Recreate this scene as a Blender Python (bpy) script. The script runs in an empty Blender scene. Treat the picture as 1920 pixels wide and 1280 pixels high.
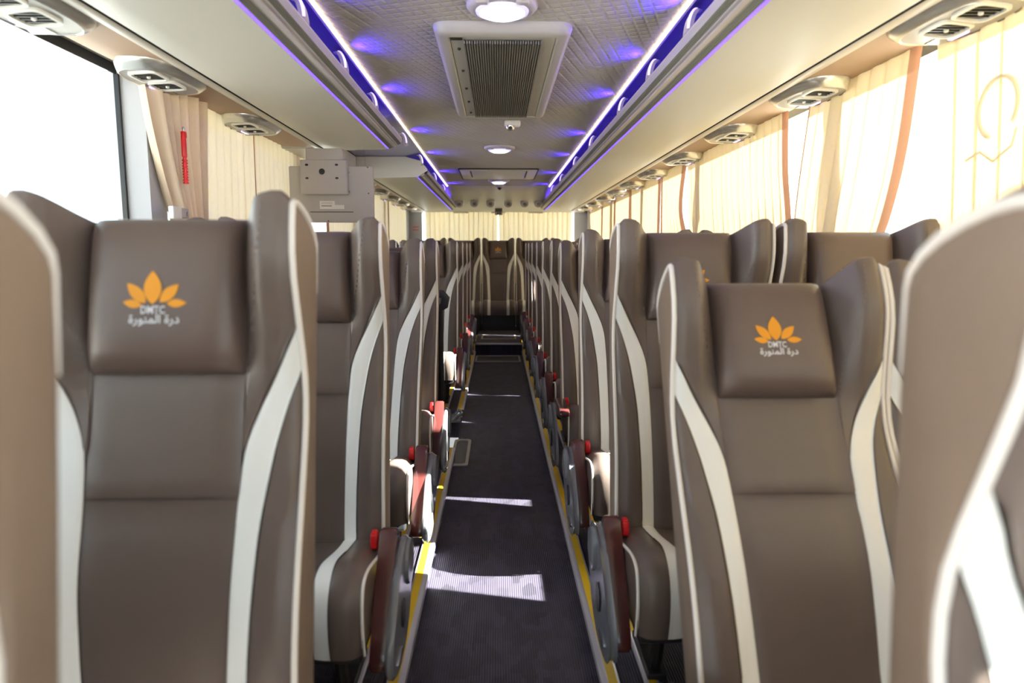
import bpy, math, random
from math import sin, cos, pi, radians, sqrt, atan, exp
random.seed(7)
S = bpy.context.scene
COL = S.collection

# ------------------------------------------------------------------ camera
ZC = 1.12                                   # eye height above the seat platform (z = 0)
F_PX = 1280.0
cam_d = bpy.data.cameras.new('camera'); cam = bpy.data.objects.new('camera', cam_d); COL.objects.link(cam)
cam_d.sensor_width = 36.0; cam_d.lens = 24.0; cam_d.clip_start = 0.02; cam_d.clip_end = 500
cam.location = (-0.012, 0.0, ZC)
cam.rotation_euler = (radians(90) - atan(162 / F_PX), 0, -atan(27 / F_PX))
cam_d.dof.use_dof = True; cam_d.dof.focus_distance = 3.3; cam_d.dof.aperture_fstop = 2.8
S.camera = cam

# ------------------------------------------------------------------ world, sun, exposure
W = bpy.data.worlds.new('world'); S.world = W; W.use_nodes = True
bg = W.node_tree.nodes['Background']
bg.inputs[0].default_value = (0.80, 0.91, 1.0, 1); bg.inputs[1].default_value = 6.4
sun_d = bpy.data.lights.new('sun', 'SUN'); sun = bpy.data.objects.new('sun', sun_d); COL.objects.link(sun)
sun_d.energy = 185.0; sun_d.color = (1.0, 0.95, 0.86); sun_d.angle = radians(0.6)
SUN_EL, SUN_AZ = radians(35.5), radians(10.5)          # from the curtained side, a little from the front
from mathutils import Vector
sun.rotation_euler = Vector((-cos(SUN_EL) * cos(SUN_AZ), cos(SUN_EL) * sin(SUN_AZ), -sin(SUN_EL))).to_track_quat('-Z', 'Y').to_euler()
sun.location = (8, 3, 6)
S.view_settings.view_transform = 'Standard'; S.view_settings.look = 'None'
S.view_settings.gamma = 1.0; S.view_settings.use_curve_mapping = False
S.view_settings.exposure = -0.85
S.cycles.use_denoising = True
S.cycles.max_bounces = 9; S.cycles.diffuse_bounces = 5; S.cycles.transparent_max_bounces = 12
S.cycles.sample_clamp_indirect = 8.0

# ------------------------------------------------------------------ helpers
def srgb(r, g, b):
    f = lambda c: (c / 255 / 12.92) if c / 255 <= 0.04045 else ((c / 255 + 0.055) / 1.055) ** 2.4
    return (f(r), f(g), f(b), 1.0)

def mat(name, col, rough=0.5, metal=0.0, spec=0.5, bump=None, var=0.0, emit=None, estr=0.0, coat=0.0):
    m = bpy.data.materials.new(name); m.use_nodes = True
    nt = m.node_tree; b = nt.nodes['Principled BSDF']
    b.inputs['Base Color'].default_value = col
    b.inputs['Roughness'].default_value = rough; b.inputs['Metallic'].default_value = metal
    b.inputs['Specular IOR Level'].default_value = spec
    b.inputs['Coat Weight'].default_value = coat
    if emit:
        b.inputs['Emission Color'].default_value = emit; b.inputs['Emission Strength'].default_value = estr
    tc = None
    if bump or var:
        tc = nt.nodes.new('ShaderNodeTexCoord')
    if var:
        n = nt.nodes.new('ShaderNodeTexNoise'); n.inputs['Scale'].default_value = 9; n.inputs['Detail'].default_value = 4
        nt.links.new(tc.outputs['Object'], n.inputs['Vector'])
        r = nt.nodes.new('ShaderNodeMapRange'); r.inputs[3].default_value = 1 - var; r.inputs[4].default_value = 1 + var
        nt.links.new(n.outputs['Fac'], r.inputs[0])
        mx = nt.nodes.new('ShaderNodeMix'); mx.data_type = 'RGBA'; mx.blend_type = 'MULTIPLY'; mx.inputs[0].default_value = 1
        mx.inputs[6].default_value = col
        cb = nt.nodes.new('ShaderNodeCombineColor')
        for k in range(3): nt.links.new(r.outputs[0], cb.inputs[k])
        nt.links.new(cb.outputs[0], mx.inputs[7]); nt.links.new(mx.outputs[2], b.inputs['Base Color'])
    if bump:
        sc_, st = bump
        n2 = nt.nodes.new('ShaderNodeTexNoise'); n2.inputs['Scale'].default_value = sc_; n2.inputs['Detail'].default_value = 3
        nt.links.new(tc.outputs['Object'], n2.inputs['Vector'])
        bp = nt.nodes.new('ShaderNodeBump'); bp.inputs['Strength'].default_value = st; bp.inputs['Distance'].default_value = 0.002
        nt.links.new(n2.outputs['Fac'], bp.inputs['Height']); nt.links.new(bp.outputs[0], b.inputs['Normal'])
    return m

def math_node(nt, op, a, b=None):
    n = nt.nodes.new('ShaderNodeMath'); n.operation = op
    for i, v in enumerate((a, b)):
        if v is None: continue
        if isinstance(v, (int, float)): n.inputs[i].default_value = v
        else: nt.links.new(v, n.inputs[i])
    return n.outputs[0]

M = {}
M['leather'] = mat('brown_leather', srgb(97, 85, 79), 0.36, bump=(420, 0.25), var=0.05)
M['pillow'] = mat('headrest_leather', srgb(95, 80, 74), 0.36, bump=(420, 0.25), var=0.05)
M['stripe'] = mat('white_leather', srgb(242, 242, 238), 0.45, bump=(420, 0.2))
M['piping'] = mat('ivory_piping', srgb(238, 232, 226), 0.5)
M['side'] = mat('taupe_leather', srgb(120, 102, 88), 0.5, bump=(380, 0.25), var=0.05)
M['shell'] = mat('back_shell_fabric', srgb(112, 96, 86), 0.6, bump=(380, 0.25))
M['thread'] = mat('stitch_thread', srgb(112, 100, 94), 0.7)
M['petal'] = mat('orange_print', srgb(220, 146, 0), 0.5)
M['letters'] = mat('silver_print', srgb(225, 225, 232), 0.5)
M['wood'] = mat('maroon_plastic', srgb(78, 38, 36), 0.22, coat=0.4, bump=(60, 0.08), var=0.12)
M['greyplastic'] = mat('grey_plastic', srgb(112, 115, 122), 0.25, coat=0.3)
M['black'] = mat('black_plastic', srgb(22, 22, 24), 0.45)
M['frame'] = mat('black_steel', srgb(34, 34, 37), 0.45)
M['steel'] = mat('steel', srgb(170, 172, 176), 0.3, 0.9)
M['red'] = mat('red_plastic', srgb(214, 26, 30), 0.35, emit=None)
M['yellow'] = mat('yellow_nosing', srgb(214, 176, 22), 0.5, var=0.08)
M['silver'] = mat('aluminium_nosing', srgb(196, 196, 204), 0.35, 0.6, bump=(200, 0.1))
M['white'] = mat('white_plastic', srgb(232, 230, 224), 0.4)
M['rackpanel'] = mat('rack_panel', srgb(202, 199, 190), 0.45, bump=(500, 0.05))
M['lip'] = mat('rack_lip', srgb(176, 170, 172), 0.35)
M['rail'] = mat('rack_rail', srgb(118, 117, 106), 0.6)
M['trimstrip'] = mat('trim_strip', srgb(186, 178, 166), 0.4)
M['dark'] = mat('seam_dark', srgb(42, 40, 38), 0.7)
M['service'] = mat('service_panel', srgb(156, 128, 104), 0.6, bump=(300, 0.1))
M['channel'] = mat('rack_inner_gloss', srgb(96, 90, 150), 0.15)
M['wallpanel'] = mat('wall_panel', srgb(170, 166, 160), 0.6)
M['ledwhite'] = mat('led_white', srgb(255, 245, 230), 0.5, emit=(1, 0.80, 0.60, 1), estr=9.0)
M['ledviolet'] = mat('led_violet', srgb(120, 90, 255), 0.5, emit=(0.14, 0.06, 1.0, 1), estr=3.6)
M['ledlens'] = mat('led_lens', srgb(220, 215, 255), 0.3, emit=(0.55, 0.42, 1.0, 1), estr=3.0)
M['ledinner'] = mat('led_rack_inner', srgb(120, 90, 255), 0.5, emit=(0.15, 0.06, 1.0, 1), estr=22.0)
M['lamp'] = mat('dome_lamp', srgb(255, 255, 255), 0.4, emit=(0.86, 0.88, 1.0, 1), estr=14.0)
M['lampring'] = mat('dome_lamp_ring', srgb(220, 220, 255), 0.3, emit=(0.45, 0.42, 1.0, 1), estr=1.6)
M['chrome'] = mat('satin_chrome', srgb(205, 203, 198), 0.25, 0.75)
M['grey'] = mat('warm_grey_plastic', srgb(160, 156, 150), 0.4)
M['greyfab'] = mat('grille_grey', srgb(92, 88, 83), 0.6)
M['grilledark'] = mat('grille_dark', srgb(58, 55, 52), 0.7)
M['monitor'] = mat('monitor_back', srgb(176, 170, 166), 0.5, bump=(200, 0.05))
M['paper'] = mat('paper_label', srgb(225, 222, 215), 0.7)
M['ink'] = mat('ink', srgb(60, 58, 58), 0.7)
M['redink'] = mat('red_ink', srgb(215, 50, 45), 0.7)
M['greyink'] = mat('grey_ink', srgb(90, 84, 80), 0.7)
M['blackband'] = mat('window_black_band', srgb(14, 14, 14), 0.3)
M['pillar'] = mat('pillar_grey', srgb(168, 168, 172), 0.5)
M['ground'] = mat('outside_ground', srgb(190, 188, 183), 0.9, var=0.1)
M['building'] = mat('outside_wall', srgb(226, 222, 214), 0.9)
M['bluefabric'] = mat('seat_pocket_blue', srgb(40, 44, 58), 0.6)

def make_ceiling_mat():
    m = mat('quilted_ceiling', srgb(166, 161, 154), 0.65)
    nt = m.node_tree; b = nt.nodes['Principled BSDF']
    tc = nt.nodes.new('ShaderNodeTexCoord'); sp = nt.nodes.new('ShaderNodeSeparateXYZ')
    nt.links.new(tc.outputs['Object'], sp.inputs[0])
    x, y = sp.outputs[0], sp.outputs[1]
    def lines(kx, ky, per):
        v = math_node(nt, 'ADD', math_node(nt, 'MULTIPLY', x, kx), math_node(nt, 'MULTIPLY', y, ky))
        f = math_node(nt, 'FRACT', math_node(nt, 'DIVIDE', v, per))
        d = math_node(nt, 'ABSOLUTE', math_node(nt, 'SUBTRACT', f, 0.5))
        return math_node(nt, 'MINIMUM', math_node(nt, 'MULTIPLY', d, 5.0), 1.0)
    h = math_node(nt, 'MULTIPLY', lines(0.35, 1.0, 0.040), lines(1.0, -0.35, 0.040))
    bp = nt.nodes.new('ShaderNodeBump'); bp.inputs['Strength'].default_value = 0.55; bp.inputs['Distance'].default_value = 0.006
    nt.links.new(h, bp.inputs['Height']); nt.links.new(bp.outputs[0], b.inputs['Normal'])
    return m
M['ceiling'] = make_ceiling_mat()

def make_floor_mat():
    m = mat('ribbed_navy_vinyl', srgb(44, 42, 54), 0.62, spec=0.35)
    nt = m.node_tree; b = nt.nodes['Principled BSDF']
    tc = nt.nodes.new('ShaderNodeTexCoord'); sp = nt.nodes.new('ShaderNodeSeparateXYZ')
    nt.links.new(tc.outputs['Object'], sp.inputs[0])
    f = math_node(nt, 'FRACT', math_node(nt, 'DIVIDE', sp.outputs[0], 0.0075))
    rib = math_node(nt, 'ABSOLUTE', math_node(nt, 'SUBTRACT', f, 0.5))
    bp = nt.nodes.new('ShaderNodeBump'); bp.inputs['Strength'].default_value = 0.7; bp.inputs['Distance'].default_value = 0.003
    nt.links.new(rib, bp.inputs['Height']); nt.links.new(bp.outputs[0], b.inputs['Normal'])
    mp = nt.nodes.new('ShaderNodeMapping'); mp.inputs['Scale'].default_value = (26, 15, 1)
    nt.links.new(tc.outputs['Object'], mp.inputs[0])
    vo = nt.nodes.new('ShaderNodeTexVoronoi'); vo.distance = 'CHEBYCHEV'; vo.inputs['Scale'].default_value = 1.0
    nt.links.new(mp.outputs[0], vo.inputs['Vector'])
    cr = nt.nodes.new('ShaderNodeValToRGB')
    cr.color_ramp.elements[0].color = srgb(42, 39, 48); cr.color_ramp.elements[1].color = srgb(66, 61, 77)
    nt.links.new(vo.outputs['Color'], cr.inputs[0])
    mx = nt.nodes.new('ShaderNodeMix'); mx.data_type = 'RGBA'; mx.blend_type = 'MULTIPLY'
    mx.inputs[0].default_value = 0.6
    rr = nt.nodes.new('ShaderNodeMapRange'); rr.inputs[2].default_value = 0.5; rr.inputs[3].default_value = 1.5; rr.inputs[4].default_value = 0.4
    nt.links.new(rib, rr.inputs[0])
    cb = nt.nodes.new('ShaderNodeCombineColor')
    for k in range(3): nt.links.new(rr.outputs[0], cb.inputs[k])
    nt.links.new(cr.outputs[0], mx.inputs[6]); nt.links.new(cb.outputs[0], mx.inputs[7])
    nt.links.new(mx.outputs[2], b.inputs['Base Color'])
    return m
M['floor'] = make_floor_mat()

def make_curtain_mat(name, col, trans):
    m = bpy.data.materials.new(name); m.use_nodes = True; nt = m.node_tree
    out = nt.nodes['Material Output']; nt.nodes.remove(nt.nodes['Principled BSDF'])
    d = nt.nodes.new('ShaderNodeBsdfDiffuse'); t = nt.nodes.new('ShaderNodeBsdfTranslucent')
    tc = nt.nodes.new('ShaderNodeTexCoord'); n = nt.nodes.new('ShaderNodeTexNoise')
    n.inputs['Scale'].default_value = 60; n.inputs['Detail'].default_value = 2
    nt.links.new(tc.outputs['Object'], n.inputs['Vector'])
    r = nt.nodes.new('ShaderNodeMapRange'); r.inputs[3].default_value = 0.97; r.inputs[4].default_value = 1.02
    nt.links.new(n.outputs['Fac'], r.inputs[0])
    cb = nt.nodes.new('ShaderNodeCombineColor')
    for k in range(3): nt.links.new(r.outputs[0], cb.inputs[k])
    mx = nt.nodes.new('ShaderNodeMix'); mx.data_type = 'RGBA'; mx.blend_type = 'MULTIPLY'; mx.inputs[0].default_value = 1
    mx.inputs[6].default_value = col; nt.links.new(cb.outputs[0], mx.inputs[7])
    nt.links.new(mx.outputs[2], d.inputs[0]); nt.links.new(mx.outputs[2], t.inputs[0])
    s = nt.nodes.new('ShaderNodeMixShader'); s.inputs[0].default_value = trans
    nt.links.new(d.outputs[0], s.inputs[1]); nt.links.new(t.outputs[0], s.inputs[2]); nt.links.new(s.outputs[0], out.inputs[0])
    return m
M['curtain'] = make_curtain_mat('cream_curtain', srgb(243, 221, 176), 0.068)  # sunlit-side copy, cream deepened to warm the light it passes
M['brightcurtain'] = make_curtain_mat('brightened_cream_curtain', srgb(246, 234, 204), 0.16)  # same cloth, made paler and more translucent to brighten monitor-side and rear curtains
M['border'] = make_curtain_mat('brown_curtain_border', srgb(178, 132, 102), 0.024)
M['mark'] = make_curtain_mat('mark_print', srgb(232, 216, 182), 0.075)
M['bunch'] = make_curtain_mat('gathered_curtain', srgb(216, 196, 172), 0.07)

def make_glass():
    m = bpy.data.materials.new('window_glass'); m.use_nodes = True; nt = m.node_tree
    out = nt.nodes['Material Output']; nt.nodes.remove(nt.nodes['Principled BSDF'])
    t = nt.nodes.new('ShaderNodeBsdfTransparent'); t.inputs[0].default_value = (0.93, 0.96, 0.96, 1)
    g = nt.nodes.new('ShaderNodeBsdfGlossy'); g.inputs['Roughness'].default_value = 0.02
    lw = nt.nodes.new('ShaderNodeLayerWeight'); lw.inputs[0].default_value = 0.5
    fo = math_node(nt, 'ADD', math_node(nt, 'MULTIPLY', math_node(nt, 'POWER', lw.outputs['Facing'], 5.0), 0.6), 0.03)
    s = nt.nodes.new('ShaderNodeMixShader')
    nt.links.new(fo, s.inputs[0]); nt.links.new(t.outputs[0], s.inputs[1]); nt.links.new(g.outputs[0], s.inputs[2])
    nt.links.new(s.outputs[0], out.inputs[0]); return m
M['glass'] = make_glass()

def lerp_tab(tab, v):
    if v <= tab[0][0]: return tab[0][1]
    for (a, fa), (b, fb) in zip(tab, tab[1:]):
        if v <= b:
            t = (v - a) / (b - a); return fa + (fb - fa) * t
    return tab[-1][1]

def smooth_tab(tab, v):
    """Catmull-Rom through the table, for smooth outlines."""
    if v <= tab[0][0]: return tab[0][1]
    if v >= tab[-1][0]: return tab[-1][1]
    for i in range(len(tab) - 1):
        if v <= tab[i + 1][0]: break
    p = [tab[max(i - 1, 0)], tab[i], tab[i + 1], tab[min(i + 2, len(tab) - 1)]]
    x0, x1 = p[1][0], p[2][0]; t = (v - x0) / (x1 - x0)
    m1 = (p[2][1] - p[0][1]) / max(1e-6, p[2][0] - p[0][0]) * (x1 - x0)
    m2 = (p[3][1] - p[1][1]) / max(1e-6, p[3][0] - p[1][0]) * (x1 - x0)
    h = t * t * (3 - 2 * t)
    return (1 + 2 * t) * (1 - t) ** 2 * p[1][1] + t * (1 - t) ** 2 * m1 + t * t * (3 - 2 * t) * p[2][1] + t * t * (t - 1) * m2

def sstep(a, b, v):
    t = min(1, max(0, (v - a) / (b - a))); return t * t * (3 - 2 * t)

class MB:
    def __init__(s): s.v = []; s.f = []
    def quad(s, a, b, c, d):
        n = len(s.v); s.v += [a, b, c, d]; s.f.append((n, n + 1, n + 2, n + 3)); return s
    def grid(s, rows, flip=False, closed=False):
        """rows: list of lists of points."""
        n0 = len(s.v); nr, nc = len(rows), len(rows[0])
        for r in rows: s.v += [tuple(p) for p in r]
        for i in range(nr - 1):
            for j in range(nc if closed else nc - 1):
                k = (j + 1) % nc
                q = (n0 + i * nc + j, n0 + i * nc + k, n0 + (i + 1) * nc + k, n0 + (i + 1) * nc + j)
                s.f.append(q[::-1] if flip else q)
        return s
    def poly(s, pts, flip=False):
        n = len(s.v); s.v += [tuple(p) for p in pts]
        ix = tuple(range(n, n + len(pts))); s.f.append(ix[::-1] if flip else ix); return s
    def box(s, x0, x1, y0, y1, z0, z1, bev=0.0):
        if bev <= 0:
            n = len(s.v)
            s.v += [(x, y, z) for z in (z0, z1) for y in (y0, y1) for x in (x0, x1)]
            for f in ((0, 2, 3, 1), (4, 5, 7, 6), (0, 1, 5, 4), (2, 6, 7, 3), (0, 4, 6, 2), (1, 3, 7, 5)):
                s.f.append(tuple(n + k for k in f))
            return s
        b = min(bev, (x1 - x0) / 2.01, (y1 - y0) / 2.01, (z1 - z0) / 2.01)
        def ring(ins, z):
            c = []
            xa, xb, ya, yb = x0 + ins, x1 - ins, y0 + ins, y1 - ins; r = b - ins if b > ins else 1e-4
            for cx, cy, a0 in ((xb - r, yb - r, 0), (xa + r, yb - r, 90), (xa + r, ya + r, 180), (xb - r, ya + r, 270)):
                for k in range(4):
                    a = radians(a0 + 30 * k); c.append((cx + r * cos(a), cy + r * sin(a), z))
            return c
        rows = [ring(b * (1 - sin(radians(a))) * 0.98, z0 + b * (1 - cos(radians(a)))) for a in (0, 30, 60, 90)]
        # bottom curve goes from inset to full
        rows = [ring(b * (1 - sin(radians(a))) * 0.95, z0 + b * (1 - cos(radians(a)))) for a in (0, 30, 60, 90)]
        rows += [ring(b * (1 - cos(radians(a))) * 0.95, z1 - b * (1 - sin(radians(a)))) for a in (0, 30, 60, 90)]
        s.grid(rows, closed=True); s.poly(rows[0], flip=True); s.poly(rows[-1]); return s
    def tube(s, pts, r, n=8, cap=True):
        from mathutils import Vector
        P = [Vector(p) for p in pts]; rows = []; up = None
        for i, p in enumerate(P):
            t = (P[min(i + 1, len(P) - 1)] - P[max(i - 1, 0)]).normalized()
            if up is None: up = Vector((0, 0, 1)) if abs(t.z) < 0.9 else Vector((1, 0, 0))
            a = t.cross(up); a = a.normalized() if a.length > 1e-6 else Vector((1, 0, 0))
            b = a.cross(t).normalized(); up = b
            rr = r[i] if isinstance(r, (list, tuple)) else r
            rows.append([p + a * rr * cos(2 * pi * k / n) + b * rr * sin(2 * pi * k / n) for k in range(n)])
        s.grid(rows, closed=True)
        if cap: s.poly(rows[0], flip=True); s.poly(rows[-1])
        return s
    def lathe(s, prof, cx, cy, n=24, axis='z', cz=0.0):
        rows = []
        for r, h in prof:
            row = []
            for k in range(n):
                a = 2 * pi * k / n; p = (r * cos(a), r * sin(a))
                row.append((cx + p[0], cy + p[1], cz + h) if axis == 'z' else
                           (cx + p[0], cy + h, cz + p[1]) if axis == 'y' else (cx + h, cy + p[0], cz + p[1]))
            rows.append(row)
        s.grid(rows, closed=True)
        if prof[0][0] > 1e-5: s.poly(rows[0], flip=True)
        if prof[-1][0] > 1e-5: s.poly(rows[-1])
        return s
    def slab(s, outline, x0, x1, bev=0.006):
        """outline: (y, z) points, extruded along x with a bevelled rim."""
        cy = sum(p[0] for p in outline) / len(outline); cz = sum(p[1] for p in outline) / len(outline)
        R = max(sqrt((p[0] - cy) ** 2 + (p[1] - cz) ** 2) for p in outline); k = 1 - bev / R * 1.3
        sm = [(cy + (p[0] - cy) * k, cz + (p[1] - cz) * k) for p in outline]
        rows = [[(x0, *p) for p in sm], [(x0 + bev, *p) for p in outline], [(x1 - bev, *p) for p in outline], [(x1, *p) for p in sm]]
        s.grid(rows, closed=True); s.poly(rows[0], flip=True); s.poly(rows[-1]); return s
    def extrude_y(s, prof, ys, flip=False):
        """prof: open (x, z) polyline swept along y; ys may be (y, dz)."""
        rows = []
        for y in ys:
            yy, dz = y if isinstance(y, tuple) else (y, 0.0)
            rows.append([(x, yy, z + dz) for x, z in prof])
        s.grid(rows, flip=flip); return s
    def mesh(s, name, m, smooth=True, ang=40):
        me = bpy.data.meshes.new(name); me.from_pydata([tuple(v) for v in s.v], [], s.f); me.update()
        import bmesh
        b = bmesh.new(); b.from_mesh(me); bmesh.ops.remove_doubles(b, verts=b.verts, dist=1e-5)
        bmesh.ops.recalc_face_normals(b, faces=b.faces); b.to_mesh(me); b.free()
        if smooth:
            for p in me.polygons: p.use_smooth = True
            me.set_sharp_from_angle(angle=radians(ang))
        if m: me.materials.append(M[m])
        return me

def link(name, me, parent=None, loc=None, rot=None):
    o = bpy.data.objects.new(name, me); COL.objects.link(o)
    if parent: o.parent = parent
    if loc: o.location = loc
    if rot: o.rotation_euler = rot
    return o
def build(mb, name, m, parent=None, loc=None, smooth=True, ang=40):
    return link(name, mb.mesh(name, m, smooth, ang), parent, loc)
def thing(name, label, cat, loc=(0, 0, 0), group=None, rot=None):
    o = link(name, None, None, loc, rot); o.empty_display_size = 0.05
    return tag(o, label, cat, group)
def tag(o, label=None, cat=None, group=None, kind=None):
    if label: o['label'] = label
    if cat: o['category'] = cat
    if group: o['group'] = group
    if kind: o['kind'] = kind
    return o
ORD = ['first', 'second', 'third', 'fourth', 'fifth', 'sixth', 'seventh', 'eighth', 'ninth', 'tenth', 'eleventh', 'twelfth']
SIDE = {-1: 'hanging-monitor side', 1: 'sunlit curtain side'}

# ================================================================== STRUCTURE
Y0, Y1 = -1.7, 9.75          # front and back of the saloon
XW = 1.25                    # inner face of the side walls
ZCEIL = ZC + 0.75
AISLE = 0.265
FLOOR_Z = -0.045
def pz(y): return 0.0125 * max(0.0, y - 4.0)        # the platform climbs gently towards the back

ysl = [Y0, 0, 2, 4, 5, 6, 7, 7.62]
fl = MB(); fl.extrude_y([(-AISLE, FLOOR_Z), (AISLE, FLOOR_Z)], [(y, pz(y)) for y in ysl])
fl.extrude_y([(-AISLE, FLOOR_Z - 0.05), (AISLE, FLOOR_Z - 0.05)], [(y, pz(y)) for y in ysl])
floor = build(fl, 'floor', 'floor', smooth=False); tag(floor, kind='structure', label='dark navy ribbed vinyl aisle floor')
for sgn, nm in ((-1, 'floor_left'), (1, 'floor_right')):
    m_ = MB()
    # riser, carpet cove and platform top
    prof = [(sgn * AISLE, FLOOR_Z), (sgn * AISLE, -0.004), (sgn * XW, -0.004), (sgn * XW, -0.2), (sgn * AISLE, -0.2)]
    if sgn < 0:
        m_.extrude_y(prof, [(y, pz(y)) for y in (Y0, 0, 2, 3.88)]); m_.extrude_y(prof, [(y, pz(y)) for y in (4.82, 6, 7, 8, Y1)])
        m_.box(-XW, -AISLE, 3.88, 4.82, -0.55, -0.30)
    else:
        m_.extrude_y(prof, [(y, pz(y)) for y in (Y0, 0, 2, 4, 5, 6, 7, 8, Y1)])
    o = build(m_, nm, 'floor', smooth=False); tag(o, kind='structure', label='dark ribbed vinyl platform under the seat rows')
# raised floor in front of the back bench
m_ = MB(); m_.box(-AISLE + 0.001, AISLE - 0.001, 7.62, Y1, -0.12, 0.13); o = build(m_, 'floor_step', 'floor', smooth=False)
tag(o, kind='structure', label='raised dark step before the back bench')
m_ = MB(); m_.box(-AISLE + 0.001, AISLE - 0.001, 7.605, 7.64, 0.118, 0.137, 0.004); build(m_, 'step_nosing', 'silver', o)
m_ = MB()
for a in ((-0.21, 0.21, 8.05, 8.07), (-0.21, 0.21, 8.48, 8.50), (-0.21, -0.19, 8.07, 8.48), (0.19, 0.21, 8.07, 8.48)): m_.box(*a, 0.129, 0.134)
build(m_, 'hatch_frame', 'grey', o, smooth=False)

# nosing strips (silver edge + yellow band) and the seat rails
ti = 0
for sgn in (-1, 1):
    for (xa, xb, xc) in ((AISLE - 0.006, AISLE + 0.012, AISLE + 0.036), (0.372, 0.384, 0.404)):
        ti += 1
        segs = [[Y0, 0, 2, 3.88], [4.82, 6, 7, 8, 9.2]] if (sgn < 0) else [[Y0, 0, 2, 4, 5, 6, 7, 8, 9.2]]
        t = link('trim_%d' % ti, None); tag(t, kind='structure', label='yellow and silver edging strip along the seat platform')
        for sg in segs:
            a = MB(); pr = [(sgn * xa, -0.02 if xa < 0.3 else -0.003), (sgn * xa, 0.003), (sgn * (xa + 0.004), 0.006), (sgn * xb, 0.006), (sgn * xb, 0.004)]
            a.extrude_y(pr, [(y, pz(y)) for y in sg]); build(a, 'silver_edge', 'silver', t)
            b = MB(); b.extrude_y([(sgn * xb, 0.004), (sgn * xb, 0.0065), (sgn * xc, 0.0065), (sgn * xc, -0.003)], [(y, pz(y)) for y in sg]); build(b, 'yellow_band', 'yellow', t)
            c = MB(); c.extrude_y([(sgn * xc, -0.002), (sgn * xc, 0.005), (sgn * (xc + 0.006), 0.005), (sgn * (xc + 0.006), -0.003)], [(y, pz(y)) for y in sg]); build(c, 'silver_lip', 'silver', t)

# ceiling: quilted centre panel, plus the deck above the racks
m_ = MB(); m_.box(-0.565, 0.565, Y0, 7.75, ZCEIL, ZCEIL + 0.03)
ceil = build(m_, 'ceiling', 'ceiling', smooth=False); tag(ceil, kind='structure', label='pale quilted ceiling panel with embossed grid')
for i, sgn in enumerate((-1, 1)):
    m_ = MB(); x0, x1 = sorted((sgn * 0.566, sgn * (XW + 0.1)))
    m_.box(x0, x1, Y0, Y1 + 0.05, ZCEIL + 0.004, ZCEIL + 0.05)
    o = build(m_, 'ceiling_rack_deck' + ('' if i == 0 else '_far'), 'channel', smooth=False); o.name = 'ceiling_deck'
    tag(o, kind='structure', label='glossy blue-lit inner top of the luggage rack')
m_ = MB(); m_.box(-0.566, 0.566, 7.74, Y1 + 0.05, ZCEIL + 0.02, ZCEIL + 0.05); o = build(m_, 'ceiling_back', 'rackpanel'); tag(o, kind='structure')

# side walls with window openings
ZS, ZW = 0.76, ZC + 0.625      # sill and head of the glass
PANES = [(-1.6, 0.85), (0.95, 2.51), (2.63, 4.25), (4.35, 5.90), (6.00, 7.50), (7.60, 9.40)]
wn = 0
for sgn, nm in ((-1, 'left'), (1, 'right')):
    w_ = MB(); xa, xb = sorted((sgn * XW, sgn * (XW + 0.12)))
    w_.box(xa, xb, Y0, Y1, -0.55, ZS)
    w_.box(xa, xb, Y0, Y1, ZC + 0.66, ZCEIL + 0.05)
    edges = [Y0] + [v for p in PANES for v in p] + [Y1]
    o = build(w_, 'wall_' + nm, 'wallpanel', smooth=False); tag(o, kind='structure', label='grey side wall panel under the windows')
    for k in range(0, len(edges), 2):
        p_ = MB(); p_.box(xa, xb, edges[k], edges[k + 1], ZS, ZC + 0.66); build(p_, 'pillar', 'pillar', o, smooth=False)
    for (a, b) in PANES:
        wn += 1
        w = link('window_%d' % wn, None); tag(w, kind='structure', label='large side window with black upper band')
        g = MB(); g.box(sgn * (XW + 0.100) - 0.002, sgn * (XW + 0.100) + 0.002, a, b, ZS, ZC + 0.66); build(g, 'pane', 'glass', w, smooth=False)
        g = MB(); g.box(sgn * (XW + 0.092) - 0.002, sgn * (XW + 0.092) + 0.002, a, b, ZW, ZC + 0.66); build(g, 'black_band', 'blackband', w, smooth=False)
        g = MB()
        for e in (a, b):
            g.box(sgn * (XW + 0.088) - 0.008, sgn * (XW + 0.088) + 0.008, e - 0.012, e + 0.012, ZS, ZW)
        g.box(sgn * (XW + 0.088) - 0.008, sgn * (XW + 0.088) + 0.008, a, b, ZS - 0.005, ZS + 0.02)
        build(g, 'window_gasket', 'blackband', w, smooth=False)

# back wall: sloping bulkhead with vents, window, parcel wall
bw = MB(); bw.box(-XW, XW, Y1, Y1 + 0.07, -0.2, 0.95); bw.box(-XW, XW, Y1, Y1 + 0.07, ZC + 0.59, ZCEIL + 0.05)
bw.box(-XW, -1.07, Y1 - 0.03, Y1 + 0.07, 0.95, ZC + 0.60); bw.box(1.07, XW, Y1 - 0.03, Y1 + 0.07, 0.95, ZC + 0.60)
wb = build(bw, 'wall_back', 'pillar', smooth=False); tag(wb, kind='structure', label='grey rear wall with corner pillars')
bh = [(7.60, ZCEIL + 0.004), (7.66, ZCEIL - 0.012), (8.1, ZCEIL - 0.035), (8.7, ZCEIL - 0.085), (9.2, ZCEIL - 0.125), (9.55, ZCEIL - 0.150), (9.66, ZCEIL - 0.158), (9.69, ZCEIL - 0.15), (9.75, ZCEIL - 0.12)]
m_ = MB(); m_.grid([[(x, y, z) for y, z in bh] for x in (-1.2, -0.9, -0.6, -0.3, 0, 0.3, 0.6, 0.9, 1.2)])
blk = build(m_, 'bulkhead_panel', 'rackpanel', wb, ang=25)
for x0, x1 in ((-0.62, -0.42), (-0.10, 0.10), (0.42, 0.62)):
    m_ = MB(); m_.box(x0, x1, 9.60, 9.68, ZCEIL - 0.172, ZCEIL - 0.150, 0.008); build(m_, 'bulkhead_clip', 'rackpanel', wb)
def bulk_z(y): return lerp_tab(bh, y)
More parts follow.
